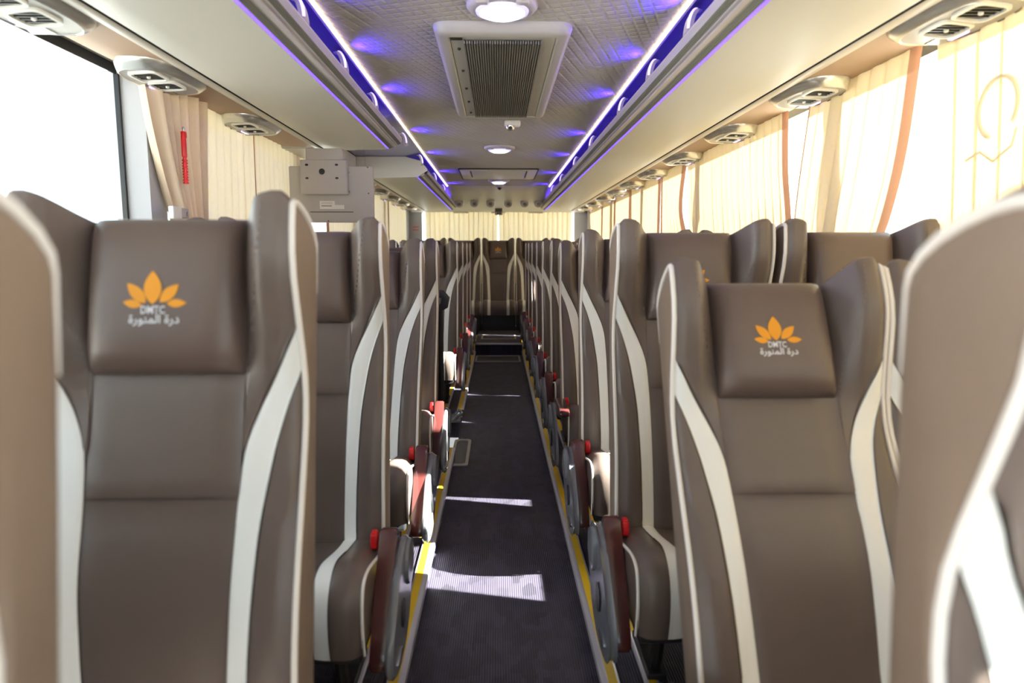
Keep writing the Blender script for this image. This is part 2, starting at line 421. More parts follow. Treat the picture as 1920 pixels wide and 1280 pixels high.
wn += 1
w = link('window_%d' % wn, None); tag(w, kind='structure', label='rear window behind drawn cream curtains')
g = MB(); g.box(-1.07, 1.07, Y1 + 0.04, Y1 + 0.045, 0.95, ZC + 0.60); build(g, 'pane', 'glass', w, smooth=False)
# unseen front end: dashboard wall and windscreen, opening narrowed to dim frontal fill
m_ = MB(); m_.box(-XW - 0.07, XW + 0.07, Y0 - 0.07, Y0, -0.55, 0.72); m_.box(-XW - 0.07, XW + 0.07, Y0 - 0.07, Y0, ZC + 0.42, ZCEIL + 0.05)
o = build(m_, 'wall_front', 'wallpanel', smooth=False); tag(o, kind='structure')
wn += 1
w = link('window_%d' % wn, None); tag(w, kind='structure', label='windscreen at the front of the bus')
g = MB(); g.box(-XW, XW, Y0 - 0.04, Y0 - 0.035, 0.72, ZC + 0.42); build(g, 'pane', 'glass', w, smooth=False)
# outside
m_ = MB(); m_.box(-120, 120, -120, 120, -1.3, -1.2); o = build(m_, 'ground', 'ground', smooth=False); tag(o, kind='structure', label='pale sunlit ground outside the windows')
bld = thing('warehouse', 'long pale warehouse outside the uncurtained window', 'building', (-32, 8, -1.2))
m_ = MB(); m_.box(-4, 4, -22, 26, 0, 4.6); build(m_, 'wall', 'building', bld, smooth=False)
m_ = MB(); m_.box(-4.3, 4.3, -22.3, 26.3, 4.6, 4.9); build(m_, 'roof', 'grey', bld, smooth=False)
for k in range(7):
    m_ = MB(); m_.box(4.0, 4.06, -18 + 6.4 * k, -15 + 6.4 * k, 0, 3.2); build(m_, 'shutter', 'pillar', bld, smooth=False)

# ================================================================== LUGGAGE RACKS
def rack_profiles(sgn):
    z = ZC
    lip = [(0.585, .664), (0.562, .664), (0.556, .660), (0.553, .650), (0.556, .627)]
    rail = []
    xa, za, xb, zb = 0.556, .627, 0.624, .598
    n = 12
    for k in range(n):
        for f, dd in ((0.0, 0.0), (0.12, 0.0022), (0.38, 0.0022), (0.5, 0.0)):
            t = (k + f) / n; rail.append((xa + (xb - xa) * t + dd * 0.62, za + (zb - za) * t + dd * 0.78))
    rail.append((xb, zb))
    slot = [(0.624, .598), (0.625, .606), (0.637, .606), (0.638, .598)]
    panel = [(0.638, .600), (0.70, .597), (0.80, .594), (0.90, .592), (0.982, .592), (0.985, .594)]
    seam = [(0.985, .594), (0.986, .604), (0.992, .604), (0.993, .592)]
    strip = [(0.993, .592), (0.998, .589), (1.028, .590), (1.032, .594), (1.033, .604)]
    f = lambda pr: [(sgn * x, z + zz) for x, zz in pr]
    return dict(lip=f(lip), rail=f(rail), slot=f(slot), panel=f(panel), seam=f(seam), strip=f(strip))
def rack(sgn, ya, yb, label):
    t = thing('luggage_rack', label, 'luggage rack', (0, 0, 0), 'overhead luggage racks')
    pr = rack_profiles(sgn); ys = [ya, yb]
    for k, mm in (('lip', 'lip'), ('rail', 'rail'), ('panel', 'rackpanel'), ('seam', 'dark'), ('strip', 'trimstrip')):
        m_ = MB(); m_.extrude_y(pr[k], ys)
        if k == 'lip':       # the tray floor, front edge thickness
            x0, x1 = sorted((sgn * 0.585, sgn * 1.03)); m_.box(x0, x1, ya, yb, ZC + 0.608, ZC + 0.625)
            x0, x1 = sorted((sgn * 0.575, sgn * 0.585)); m_.box(x0, x1, ya, yb, ZC + 0.615, ZC + 0.664)
        build(m_, {'lip': 'rack_lip', 'rail': 'ribbed_rail', 'panel': 'underside_panel', 'seam': 'panel_seam', 'strip': 'trim_strip'}[k], mm, t, ang=50)
    m_ = MB(); x0, x1 = sorted((sgn * 0.6255, sgn * 0.6365)); m_.box(x0, x1, ya + 0.01, yb - 0.01, ZC + 0.599, ZC + 0.605)
    build(m_, 'violet_light_strip', 'ledviolet', t, smooth=False)
    m_ = MB(); x0, x1 = sorted((sgn * 0.600, sgn * 0.612)); m_.box(x0, x1, ya + 0.05, yb - 0.05, ZC + 0.628, ZC + 0.636)
    build(m_, 'inner_light_strip', 'ledinner', t, smooth=False)
    for y, q in ((ya, -1), (yb, 1)):
        m_ = MB()
        pts = [(sgn * 0.556, ZC + .664), (sgn * 0.553, ZC + .645), (sgn * 0.63, ZC + .598), (sgn * 0.70, ZC + .596), (sgn * 0.985, ZC + .590), (sgn * 1.028, ZC + .590), (sgn * 1.028, ZC + .752), (sgn * 0.72, ZC + .752), (sgn * 0.60, ZC + .72)]
        a = [(x, y, z) for x, z in pts]; b = [(x, y + q * 0.012, z) for x, z in pts]
        m_.grid([a, b], closed=True); m_.poly(b); m_.poly(a); build(m_, 'end_cap', 'rackpanel', t, smooth=False)
    return t
rack(-1, Y0, 4.0, 'long overhead luggage rack ending at the hanging monitor')
rack(-1, 5.42, 9.35, 'short overhead luggage rack between hanging monitor and rear curtains')
rack(1, Y0, 9.35, 'unbroken overhead luggage rack above the sunlit curtains')
# brown service panels under the racks, beside the windows
for sgn, segs in ((-1, ((Y0, 4.0), (5.42, 9.6))), (1, ((Y0, 9.6),))):
    for ya, yb in segs:
        ti += 1
        m_ = MB(); m_.extrude_y([(sgn * 1.033, ZC + .603), (sgn * 1.05, ZC + .6035), (sgn * 1.15, ZC + .608), (sgn * 1.232, ZC + .613), (sgn * 1.238, ZC + .617), (sgn * 1.238, ZC + .67)], [ya, yb])
        o = build(m_, 'trim_%d' % ti, 'service', ang=50); tag(o, kind='structure', label='tan service panel between luggage rack and window')
for sgn, ys in ((-1, (4.0, 5.42)), (1, ())):
    for y in ys:
        ti += 1; m_ = MB(); m_.box(-1.24, -1.031, y - .006, y + .006, ZC + .605, ZC + .752)
        o = build(m_, 'trim_%d' % ti, 'rackpanel', smooth=False); tag(o, kind='structure', label='end plate of the tan service panel')
# front: the gap over the door on the monitor side
m_ = MB(); m_.box(-1.24, -1.10, 4.012, 5.408, ZC + 0.60, ZC + 0.75); ti += 1
o = build(m_, 'trim_%d' % ti, 'rackpanel', smooth=False); tag(o, kind='structure', label='pale duct panel in the gap between luggage racks')

# white LED edge strips
for sgn in (-1, 1):
    t = thing('ceiling_light_strip', 'bright warm-white light strip along ceiling edge on the ' + SIDE[sgn], 'light strip', (sgn * 0.557, 0, ZCEIL - 0.004), 'ceiling light strips')
    m_ = MB(); m_.box(-0.004, 0.004, Y0, 7.62, -0.004, 0.0); build(m_, 'diffuser', 'ledwhite', t, smooth=False)
    m_ = MB(); x0, x1 = sorted((sgn * 0.0045, sgn * 0.012)); m_.box(x0, x1, Y0, 7.62, -0.010, 0.004); build(m_, 'channel', 'lip', t, smooth=False)

# rack brackets with violet spot lamps
def bracket(sgn, y, idx):
    t = thing('rack_bracket', '%s curved violet-lit rack bracket from the front, on the %s' % (ORD[idx], SIDE[sgn]), 'bracket', (sgn * 0.562, y, ZC + 0.672), 'rack brackets')
    m_ = MB(); rows = []
    for k in range(9):
        a = k / 8; x = sgn * (0.004 + 0.03 * (1 - cos(a * pi / 2))); z = -0.004 + 0.070 * sin(a * pi / 2)
        w0 = 0.028 - 0.012 * a
        rows.append([(x - sgn * 0.004, -w0, z), (x - sgn * 0.006, 0, z), (x - sgn * 0.004, w0, z), (x + sgn * 0.012, w0, z - 0.004), (x + sgn * 0.014, 0, z - 0.004), (x + sgn * 0.012, -w0, z - 0.004)])
    m_.grid(rows, closed=True); m_.poly(rows[0]); m_.poly(rows[-1]); build(m_, 'arm', 'lip', t)
    m_ = MB(); rows = []
    for k in range(9):
        a = 0.08 + 0.84 * k / 8; x = sgn * (0.004 + 0.03 * (1 - cos(a * pi / 2))) - sgn * 0.006; z = -0.004 + 0.070 * sin(a * pi / 2)
        w0 = 0.028 - 0.012 * a
        rows.append([(x - sgn * .001, -w0 + 0.002, z), (x - sgn * .001, -w0 - 0.004, z), (x + sgn * 0.006, -w0 - 0.004, z), (x + sgn * .006, -w0 + .002, z)])
    m_.grid(rows, closed=True); m_.poly(rows[0]); m_.poly(rows[-1]); build(m_, 'light_edge', 'ledlens', t)
    l = bpy.data.lights.new('bracket_spot', 'SPOT'); l.energy = 7.0; l.color = (0.06, 0.02, 1.0); l.spot_size = radians(140); l.spot_blend = 0.7; l.shadow_soft_size = 0.01
    lo = bpy.data.objects.new('bracket_spot', l); COL.objects.link(lo); lo.parent = t
    lo.location = (-sgn * 0.018, -0.035, 0.036)
    lo.rotation_euler = (0, sgn * radians(90 + 10), 0)
BY = [1.5, 2.12, 2.66, 3.30, 4.34, 5.25, 6.38, 7.4]
for i, y in enumerate(BY):
    bracket(-1, y - 0.03, i)
    bracket(1, y + 0.05, i)

# ================================================================== SEATS
XE = 0.215
E_T = [(0, -.035), (.1, -.04), (.2, -.034), (.35, -.010), (.45, .002), (.52, -.008), (.60, -.045), (.68, -.082), (.74, -.090), (.82, -.086)]
C_T = [(0, -.012), (.1, -.022), (.2, -.026), (.325, -.012), (.45, .0), (.55, .004), (.82, .004)]
def Tt(x):
    return smooth_tab([(0, .762), (.10, .762), (.124, .765), (.148, .779), (.170, .789), (.190, .792), (.205, .789), (.215, .776)], abs(x))
def D(x, s):
    ax = abs(x); w = 0.5 * sstep(.112, .168, ax) + 0.5 * min(1, max(0, (ax - .118) / .045))
    d = smooth_tab(C_T, s) * (1 - w) + smooth_tab(E_T, s) * w
    if ax > .195: d += .012 * ((ax - .195) / .02) ** 2
    return d
XI = [(0, .108), (.1, .112), (.2, .116), (.325, .120), (.41, .128), (.465, .147), (.516, .173), (.577, .205), (.600, .2145), (.9, .215)]
XO = [(0, .143), (.1, .147), (.2, .152), (.276, .156), (.336, .163), (.416, .176), (.474, .192), (.53, .2135), (.54, .215), (.9, .215)]
xi = lambda s: min(XE, smooth_tab(XI, s)) if s < .6 else XE
xo = lambda s: min(XE, smooth_tab(XO, s)) if s < .535 else XE
def params(n, e=0.07):
    return [0.0, e] + [e + (1 - 2 * e) * k / (n - 2) for k in range(1, n - 2)] + [1 - e, 1.0]
def patch(xa, xb, s0, s1, nx, ns, top=False, rec=0.004, es=0.03):
    """Upholstery panel between two side lines; its rim dips into the seam."""
    m_ = MB(); rows = []
    px, ps = params(nx), params(ns, es)
    for j, t in enumerate(ps):
        sn = s0 + (s1 - s0) * t; row = []
        for i, u in enumerate(px):
            x = xa(sn) + (xb(sn) - xa(sn)) * u
            s = s0 + (Tt(x) - s0) * t if top else sn
            d = D(x, s)
            if i in (0, nx - 1) or (j == 0) or (j == ns - 1 and not top): d += rec
            row.append((x, d, s))
        rows.append(row)
    m_.grid(rows); return m_
PAD0, PAD1, PADX = .520, .772, .121
def pad_d(x, s):
    a = x / PADX; b = (s - (PAD0 + PAD1) / 2) / ((PAD1 - PAD0) / 2)
    h = max(0, (1 - abs(a) ** 10) * (1 - abs(b) ** 8)) ** 0.5
    return .010 - .046 * h - .006 * (1 - min(1, abs(b)) ** 2) * h

SM = {}
SM['backrest_panel'] = patch(lambda s: -xi(s), xi, -.10, .325, 14, 14).mesh('backrest_panel', 'leather')
SM['shoulder_panel'] = patch(lambda s: -min(xi(s), .1215), lambda s: min(xi(s), .1215), .325, .532, 14, 9).mesh('shoulder_panel', 'leather')
SM['head_panel'] = patch(lambda s: -.124, lambda s: .124, .53, .76, 8, 6, top=True).mesh('head_panel', 'leather')
for sg, q in (('L', -1), ('R', 1)):
    f = (lambda a, b, q=q: (lambda s: q * a(s), lambda s: q * b(s)))
    SM['stripe' + sg] = patch(*f(xi, lambda s: max(xi(s), xo(s))), -.10, .6, 6, 34, rec=0.002).mesh('stripe', 'stripe')
    SM['bolster' + sg] = patch(*f(xo, lambda s: XE), -.10, .537, 6, 28).mesh('bolster', 'leather')
    SM['wing' + sg] = patch(*f(lambda s: .1215, lambda s: max(.1215, xi(s))), .395, .78, 12, 26, top=True, rec=.003).mesh('wing', 'leather')
    # stitched seam across the wing
    pts = []
    for k in range(40):
        t = k / 39; s = .525 + .25 * t; x = .128 + .045 * sstep(0, 1, t) ** 0.8
        pts.append((q * x, D(x, s) - .0022, s))
    m_ = MB()
    for k in range(0, 39, 2): m_.tube([pts[k], pts[k + 1]], .0012, 4)
    SM['stitching' + sg] = m_.mesh('stitching', 'thread')
# outline of the side panel, front edge -> over the top -> back edge
def cap_arc(x, t):
    T = Tt(x); d0 = D(x, T); ax = abs(x)
    h = .020 + .008 * sstep(.13, .2, ax)
    return d0 + (.064 - d0) * (1 - cos(pi * t)) / 2, T + h * sin(pi * t) * (1 - .35 * t) - .045 * t
side_out = [(D(XE, s), s) for s in [-.10 + k * .876 / 24 for k in range(25)]]
side_out += [cap_arc(XE, k / 8) for k in range(1, 9)]
n_front = len(side_out)
side_out += [(.070, .66), (.074, .56), (.078, .42), (.082, .28), (.086, .14), (.088, 0), (.088, -.10)]
for sg, q in (('L', -1), ('R', 1)):
    m_ = MB(); cy = .02; rows = []
    cz_path = [min(s, .70) for d, s in side_out]
    rows.append([(q * XE, d, s) for d, s in side_out])
    for f, bx in ((.22, .004), (.55, .007), (1.0, .008)):
        rows.append([(q * (XE + bx), d + (cy - d) * f, s + (min(s, .70) - s) * f) for (d, s) in side_out])
    m_.grid(rows); SM['side_panel' + sg] = m_.mesh('side_panel', 'side', ang=80)
    m_ = MB(); m_.tube([(q * (XE + .001), d - .0, s) for d, s in side_out[:n_front + 1]], [.0052] * (n_front - 4) + [.0048, .0040, .0030, .0018, .0008], 8); SM['piping' + sg] = m_.mesh('piping', 'piping', ang=80)
m_ = MB(); xs = [-XE + 2 * XE * k / 28 for k in range(29)]
rows = [[(x, *cap_arc(x, k / 7)) for x in xs] for k in range(8)]
for t in (.12, .3, .5, .7, .85, 1.0):
    row = []
    for x in xs:
        d1, s1 = cap_arc(x, 1.0); row.append((x, d1 + (.088 - d1) * t + .014 * (1 - (x / XE) ** 2) * min(1, 4 * t), s1 + (-.10 - s1) * t))
    rows.append(row)
m_.grid(rows); SM['back_shell'] = m_.mesh('back_shell', 'shell', ang=60)
m_ = MB(); rows = []; pa = [sin(pi / 2 * sin(pi / 2 * (-1 + 2 * k / 18))) for k in range(19)]
for b in pa:
    s = (PAD0 + PAD1) / 2 + b * (PAD1 - PAD0) / 2
    rows.append([(a * PADX, pad_d(a * PADX, s), s) for a in pa])
m_.grid(rows); m_.grid([[(a * PADX, .014, (PAD0 + PAD1) / 2 + b * (PAD1 - PAD0) / 2) for a in (-1, 1)] for b in (-1, 1)])
SM['headrest'] = m_.mesh('headrest', 'pillow', ang=70)
# emblem: five petals and two lines of lettering on the pad
EX, ES = -.006, .628
def petal(bx, bz, tx, tz, w, name='petal'):
    m_ = MB(); L = sqrt((tx - bx) ** 2 + (tz - bz) ** 2); ux, uz = (tx - bx) / L, (tz - bz) / L; n = 12; rows = []
    for k in range(n + 1):
        t = k / n; h = w / 2 * (sin(pi * t ** 0.92)) ** 0.85 if 0 < t < 1 else 0
        row = []
        for q in (-1, 0, 1):
            x = EX + bx + ux * L * t - uz * h * q; s = ES + bz + uz * L * t + ux * h * q
            row.append((x, pad_d(x, s) - .0012, s))
        rows.append(row)
    m_.grid(rows); return m_.mesh(name, 'petal')
k_ = .000084
SM['petal0'] = petal(0, 0, -10 * k_, 620 * k_, 325 * k_)
SM['petal1'] = petal(-125 * k_, 25 * k_, -465 * k_, 390 * k_, 215 * k_)
SM['petal2'] = petal(130 * k_, 40 * k_, 470 * k_, 370 * k_, 215 * k_)
SM['petal3'] = petal(-195 * k_, -20 * k_, -535 * k_, 42 * k_, 150 * k_)
SM['petal4'] = petal(260 * k_, 15 * k_, 620 * k_, 25 * k_, 150 * k_)
def lettering(body, width, height, cx, cz, bold):
    c = bpy.data.curves.new('lettering', 'FONT'); c.body = body; c.resolution_u = 2; c.offset = bold
    o = bpy.data.objects.new('lettering', c); COL.objects.link(o); bpy.context.view_layer.update()
    me = bpy.data.meshes.new_from_object(o.evaluated_get(bpy.context.evaluated_depsgraph_get()))
    bpy.data.objects.remove(o)
    X = [v.co.x for v in me.vertices]; Yv = [v.co.y for v in me.vertices]; mx0, mx1, my0, my1 = min(X), max(X), min(Yv), max(Yv)
    for v in me.vertices:
        x = EX + cx + ((v.co.x - mx0) / (mx1 - mx0) - .5) * width; s = ES + cz + ((v.co.y - my0) / (my1 - my0) - .5) * height
        v.co = (x, pad_d(x, s) - .0013, s)
    me.materials.clear(); me.materials.append(M['letters']); me.name = 'lettering'; return me
SM['lettering0'] = lettering('DMTC', 440 * k_, 150 * k_, 10 * k_, -100 * k_, 0.016)
SM['lettering1'] = lettering('\uFE93\uFEAD\uFEEE\uFEE8\uFEE4\uFEDF\uFE8D \uFE93\uFEAD\uFEA9', 920 * k_, 215 * k_, 30 * k_, -292 * k_, 0.018)

# seat cushion
CP = [(.030, .342), (-.05, .348), (-.13, .362), (-.20, .378), (-.255, .388), (-.300, .384), (-.330, .362), (-.345, .320), (-.345, .265), (-.332, .205)]
def cush(x, t):
    k = t * (len(CP) - 1); i = min(int(k), len(CP) - 2); f = k - i
    p0, p1, p2, p3 = CP[max(i - 1, 0)], CP[i], CP[i + 1], CP[min(i + 2, len(CP) - 1)]
    g = lambda a, b, c, d: .5 * (2 * b + (c - a) * f + (2 * a - 5 * b + 4 * c - d) * f * f + (3 * b - a - 3 * c + d) * f ** 3)
    y, z = g(p0[0], p1[0], p2[0], p3[0]), g(p0[1], p1[1], p2[1], p3[1])
    ax = abs(x); up = .016 * sstep(.07, .15, ax) - .03 * sstep(.17, .225, ax) ** 2
    fr = sstep(.45, .75, t); return (x, y + up * -fr * .8 - .0 + (up * -1 if False else 0), z + up * (1 - fr))
def cpatch(x0, x1, nx, rec=.003):
    m_ = MB(); rows = []
    for j in range(29):
        t = j / 28; row = []
        for i, u in enumerate(params(nx)):
            p = list(cush(x0 + (x1 - x0) * u, t))
            if i in (0, nx - 1):
                p[2] -= rec * (1 - sstep(.45, .75, t)); p[1] += rec * sstep(.45, .75, t)
            row.append(p)
        rows.append(row)
    m_.grid(rows); return m_
SM['seat'] = cpatch(-.106, .106, 12).mesh('seat', 'leather', ang=70)
for sg, q in (('L', -1), ('R', 1)):
    SM['seat_stripe' + sg] = cpatch(q * .106, q * .144, 5, .0015).mesh('seat_stripe', 'stripe', ang=70)
    m_ = cpatch(q * .144, q * XE, 6)
    edge = [cush(q * XE, k / 28) for k in range(29)]
    low = [(q * (XE + .003), min(p[1], .03), max(.205, p[2] - .06)) for p in edge]; bot = [(q * (XE - .004), min(p[1] + .012, .03), .205) for p in edge]
    m_.grid([edge, low, bot]); SM['seat_bolster' + sg] = m_.mesh('seat_bolster', 'leather', ang=60)
    m_ = MB(); m_.tube([(p[0] + q * .002, p[1], p[2]) for p in edge], .0042, 6); SM['seat_piping' + sg] = m_.mesh('seat_piping', 'piping', ang=80)
m_ = MB(); m_.box(-.205, .205, -.30, .06, .165, .220, .01); m_.box(-.19, .19, .02, .075, .21, .40, .01); SM['seat_pan'] = m_.mesh('seat_pan', 'frame')
for nm, x in (('legA', -.13), ('legB', .13)):
    m_ = MB(); m_.tube([(x, -.20, .17), (x, -.19, .09), (x, -.16, .02)], .018, 8); m_.tube([(x, .03, .17), (x, .01, .09), (x, -.03, .02)], .018, 8)
    m_.box(x - .025, x + .025, -.20, .02, -.002, .022, .005); SM[nm] = m_.mesh('leg', 'frame')
m_ = MB(); m_.box(-.222, .222, -.30, .06, -.06, .20, .006); SM['plinth'] = m_.mesh('plinth', 'black')
# aisle-side cover and armrest (built for the +x side, mirrored copy for -x)
def rounded(pts, n=4):
    out = []; L = len(pts)
    for i in range(L):
        a, b, c = pts[i - 1], pts[i], pts[(i + 1) % L]
        for k in range(n + 1):
            t = k / n; p = [(a[j] + b[j]) / 2 * (1 - t) ** 2 + 2 * b[j] * t * (1 - t) + (b[j] + c[j]) / 2 * t * t for j in (0, 1)]
            if not out or abs(out[-1][0] - p[0]) + abs(out[-1][1] - p[1]) > 1e-4: out.append(tuple(p))
    if abs(out[0][0] - out[-1][0]) + abs(out[0][1] - out[-1][1]) < 1e-4: out.pop()
    return out
cover_out = rounded([(.03, .345), (.05, .24), (-.02, .13), (-.15, .09), (-.30, .11), (-.34, .18), (-.26, .26), (-.16, .345), (-.06, .385)])
for sg, q in (('L', -1), ('R', 1)):
    m_ = MB(); m_.slab(cover_out, q * .262, q * .282, q * .006); SM['side_cover' + sg] = m_.mesh('side_cover', 'greyplastic', ang=35)
    m_ = MB(); m_.lathe([(.062, q * .280), (.058, q * .290), (.040, q * .293), (0.0, q * .294)], 0, -.035, 20, 'x', .30); SM['hinge_cap' + sg] = m_.mesh('hinge_cap', 'greyplastic', ang=35)
    m_ = MB(); m_.slab(rounded([(-.13, .26), (-.115, .19), (-.17, .17), (-.195, .24)]), q * .280, q * .286, q * .002); SM['recess' + sg] = m_.mesh('release_recess', 'black', ang=35)
    m_ = MB(); m_.slab(rounded([(-.18, .15), (-.17, .12), (-.26, .125), (-.26, .15)]), q * .280, q * .286, q * .002); SM['badge' + sg] = m_.mesh('cover_badge', 'steel', ang=35)
    # armrest in its own frame: pivot at origin, pad runs along -z, front face at -y
    m_ = MB(); ao = rounded([(.03, .035), (.035, -.05), (.012, -.30), (-.024, -.31), (-.036, -.20), (-.034, .02), (-.01, .045)], 5)
    m_.slab(ao, -.022, .022, .006); SM['armrest' + sg] = m_.mesh('armrest', 'wood', ang=35)
    m_ = MB(); m_.slab(rounded([(.038, .03), (.042, -.05), (.02, -.27), (.0, -.28), (.01, 0)], 4), -.016, .016, .003); SM['armrest_core' + sg] = m_.mesh('armrest_core', 'black', ang=35)
    m_ = MB(); m_.box(q * .204 - .010, q * .204 + .010, -.105, -.075, .362, .402, .005); m_.box(q * .204 - .008, q * .204 + .008, -.102, -.078, .396, .408, .004); SM['buckle' + sg] = m_.mesh('belt_buckle', 'red', ang=35)
    m_ = MB(); m_.tube([(q * .204, -.05, .35), (q * .204, -.07, .358), (q * .204, -.085, .37)], .008, 6); SM['strap' + sg] = m_.mesh('belt_strap', 'black', ang=50)

BACK = ['backrest_panel', 'shoulder_panel', 'head_panel', 'stripeL', 'stripeR', 'bolsterL', 'bolsterR', 'wingL', 'wingR', 'stitchingL', 'stitchingR',
        'side_panelL', 'side_panelR', 'pipingL', 'pipingR', 'back_shell']
BASE = ['seat', 'seat_stripeL', 'seat_stripeR', 'seat_bolsterL', 'seat_bolsterR', 'seat_pipingL', 'seat_pipingR', 'seat_pan', 'legA', 'legB']
def seat(x, y, z, rec, label, aisle=0, raised=False, group='brown leather coach seats', lift=0.0):
    t = thing('coach_seat', label, 'seat', (x, y, z), group)
    r = (-radians(rec), 0, 0); pv = (0, 0, .42 + lift)
    for k in BACK: link(SM[k].name.split('.')[0], SM[k], t, pv, r)
    h = link('headrest', SM['headrest'], t, pv, r)
    for k in range(5): link('petal', SM['petal%d' % k], h)
    for k in range(2): link('lettering', SM['lettering%d' % k], h)
    for k in (BASE if group != 'seats of the back bench' else BASE[:-2] + ['plinth']): link(SM[k].name.split('.')[0], SM[k], t)
    if aisle:
        sg = 'R' if aisle > 0 else 'L'
        c = link('side_cover', SM['side_cover' + sg], t)
        link('hinge_cap', SM['hinge_cap' + sg], c); link('release_recess', SM['recess' + sg], c); link('cover_badge', SM['badge' + sg], c)
        a = link('armrest', SM['armrest' + sg], t, (aisle * .242, -.095, .375), (radians(-38 if not raised else -92), 0, 0))
        link('armrest_core', SM['armrest_core' + sg], a)
        b = link('belt_buckle', SM['buckle' + sg], t); link('belt_strap', SM['strap' + sg], b); b['label'] = 'red buckle'
    return t
XA, XN = 0.538, 0.997       # centre of aisle and window seats
LEFT = [(0.31, 9, 8), (0.985, 11, 9), (1.80, 8, 9), (2.58, 22, 12), (3.36, 17, 10), (5.22, 9, 8), (6.08, 8, 8), (6.92, 8, 10), (7.72, 8, 8)]
RIGHT = [(0.425, 5, 4), (1.125, 26, 26), (1.87, 8, 7), (2.65, 8, 10), (3.46, 19, 8), (4.18, 9, 9), (5.00, 8, 10), (5.80, 8, 8), (6.58, 9, 8), (7.32, 8, 9), (8.05, 8, 8)]
for sgn, rows in ((-1, LEFT), (1, RIGHT)):
    for i, (y, ra, rn) in enumerate(rows):
        st = 'reclined' if ra > 14 else 'upright'
        seat(sgn * XA + (.021 if sgn > 0 and i == 1 else 0), y, pz(y), ra, '%s brown aisle seat, %s row from the camera, %s' % (st, ORD[i], SIDE[sgn]), -sgn, raised=(sgn > 0 and i == 4), lift=(-.05 if sgn > 0 else -.025) if i == 0 else -.055 if (sgn > 0 and i == 1) else 0)
        seat(sgn * XN + (.006 if sgn > 0 and i == 1 else 0), y, pz(y), rn, 'brown window seat, %s row from the camera, %s' % (ORD[i], SIDE[sgn]), lift=-.10 if i == 0 else -.06 if (sgn > 0 and i == 1) else 0)
for x, nm in ((-.92, 'beside the window on the hanging-monitor side'), (-.46, 'between middle and window seat, hanging-monitor side'), (0, 'facing down the middle of the aisle'), (.46, 'between middle and window seat, sunlit curtain side'), (.92, 'beside the window on the sunlit curtain side')):
    zz = 0.131
    seat(x, 9.28, zz, 7, 'brown back-bench seat ' + nm, 0, group='seats of the back bench')

# ================================================================== CURTAINS
def curtain(sgn, ea, eb, label, x=1.234, amp=.011, lam=.085, border=(1, 1), mm='curtain', zt=None, zb=0.70, seed=0, bw=0.03):
    """ea, eb: (v, y) tables of the near and far edge, v = 0 at the rail and 1 at the hem."""
    rnd = random.Random(seed); zt = zt or ZC + .628
    ea = ea if isinstance(ea, list) else [(0, ea), (1, ea)]; eb = eb if isinstance(eb, list) else [(0, eb), (1, eb)]
    ya_t, yb_t = ea[0][1], eb[0][1]
    t = thing('curtain', label, 'curtain', (sgn * x, (ya_t + yb_t) / 2, zb), 'cream window curtains')
    cy = (ya_t + yb_t) / 2; Wd = yb_t - ya_t
    npl = max(3, int(round((yb_t - ya_t) / lam))); ph = [rnd.uniform(-.6, .6) for _ in range(npl + 2)]; am = [rnd.uniform(.6, 1.25) for _ in range(npl + 2)]
    n = npl * 10; nz = 20
    def pt(u, v):              # u across 0..1, v from top 0 to bottom 1
        y0 = smooth_tab(ea, v); y1 = smooth_tab(eb, v)
        y = y0 + (y1 - y0) * u
        k = u * npl; i = int(min(k, npl - 1e-6)); f = k - i
        p = ph[i] * (1 - f) + ph[i + 1] * f; a = amp * (am[i] * (1 - f) + am[i + 1] * f)
        xx = a * (1 - 1.6 * abs(sin(pi * k + .35 * p * v)) ** 0.55) if not mm == 'bunch' else a * sin(2 * pi * k + p * (.4 + v))
        return (sgn * xx, y - cy, zt + (zb - zt) * v - zb)
    du = bw / max(.05, Wd)
    u0, u1 = (du if border[0] else 0), (1 - du if border[1] else 1)
    m_ = MB(); m_.grid([[pt(u0 + (u1 - u0) * i / n, j / nz) for i in range(n + 1)] for j in range(nz + 1)])
    if mm != 'bunch':          # tucks: second cloth layer added at every pleat to darken its fold line
        for k in range(1, npl):
            w_ = .0035 / Wd * rnd.uniform(.6, 1.5)
            if u0 < k / npl - w_ and k / npl + w_ < u1:
                m_.grid([[(p[0] + sgn * .005, p[1], p[2]) for p in (pt(k / npl - w_, j / 8), pt(k / npl + w_, j / 8))] for j in range(9)])
    build(m_, 'cloth', mm, t, ang=180)
    for on, a, b in ((border[0], 0, u0), (border[1], u1, 1)):
        if on:
            m_ = MB(); m_.grid([[pt(a + (b - a) * i / 6, j / nz) for i in range(7)] for j in range(nz + 1)]); build(m_, 'border', 'border', t, ang=180)
    m_ = MB()                  # rail hooks along the top
    for i in range(npl + 1):
        p = pt(min(1, i / npl), 0); m_.box(p[0] - .003, p[0] + .003, p[1] - .004, p[1] + .004, p[2] - .012, p[2] + .006)
    h = build(m_, 'rail_hooks', 'white', t, smooth=False); h['kind'] = 'stuff'
    return t
ca = curtain(1, 0.55, [(0, 2.01), (.5, 1.96), (1, 1.93)], 'wide bright curtain nearest the camera, sunlit curtain side', seed=1, border=(0, 0))
m_ = MB(); m_.tube([(-.018, 1.71 + .066 * cos(a) - 1.28, .78 + .066 * sin(a) * 1.1) for a in [radians(-70 + 11 * k) for k in range(27)]], .005, 6)
m_.tube([(-.018, 1.71 - 1.28 + y, .78 + z) for y, z in ((.10, -.115), (.05, -.10), (.0, -.13), (-.06, -.10), (-.07, -.06))], .003, 6)
build(m_, 'printed_mark', 'mark', ca)
curtain(1, [(0, 2.08), (.3, 2.12), (.5, 2.19), (.7, 2.31), (1, 2.34)], [(0, 2.80), (.5, 2.90), (1, 2.86)], 'sunlit curtain with brown slanted edge, beside the uncovered glass slit', seed=2, border=(1, 1), bw=.036)
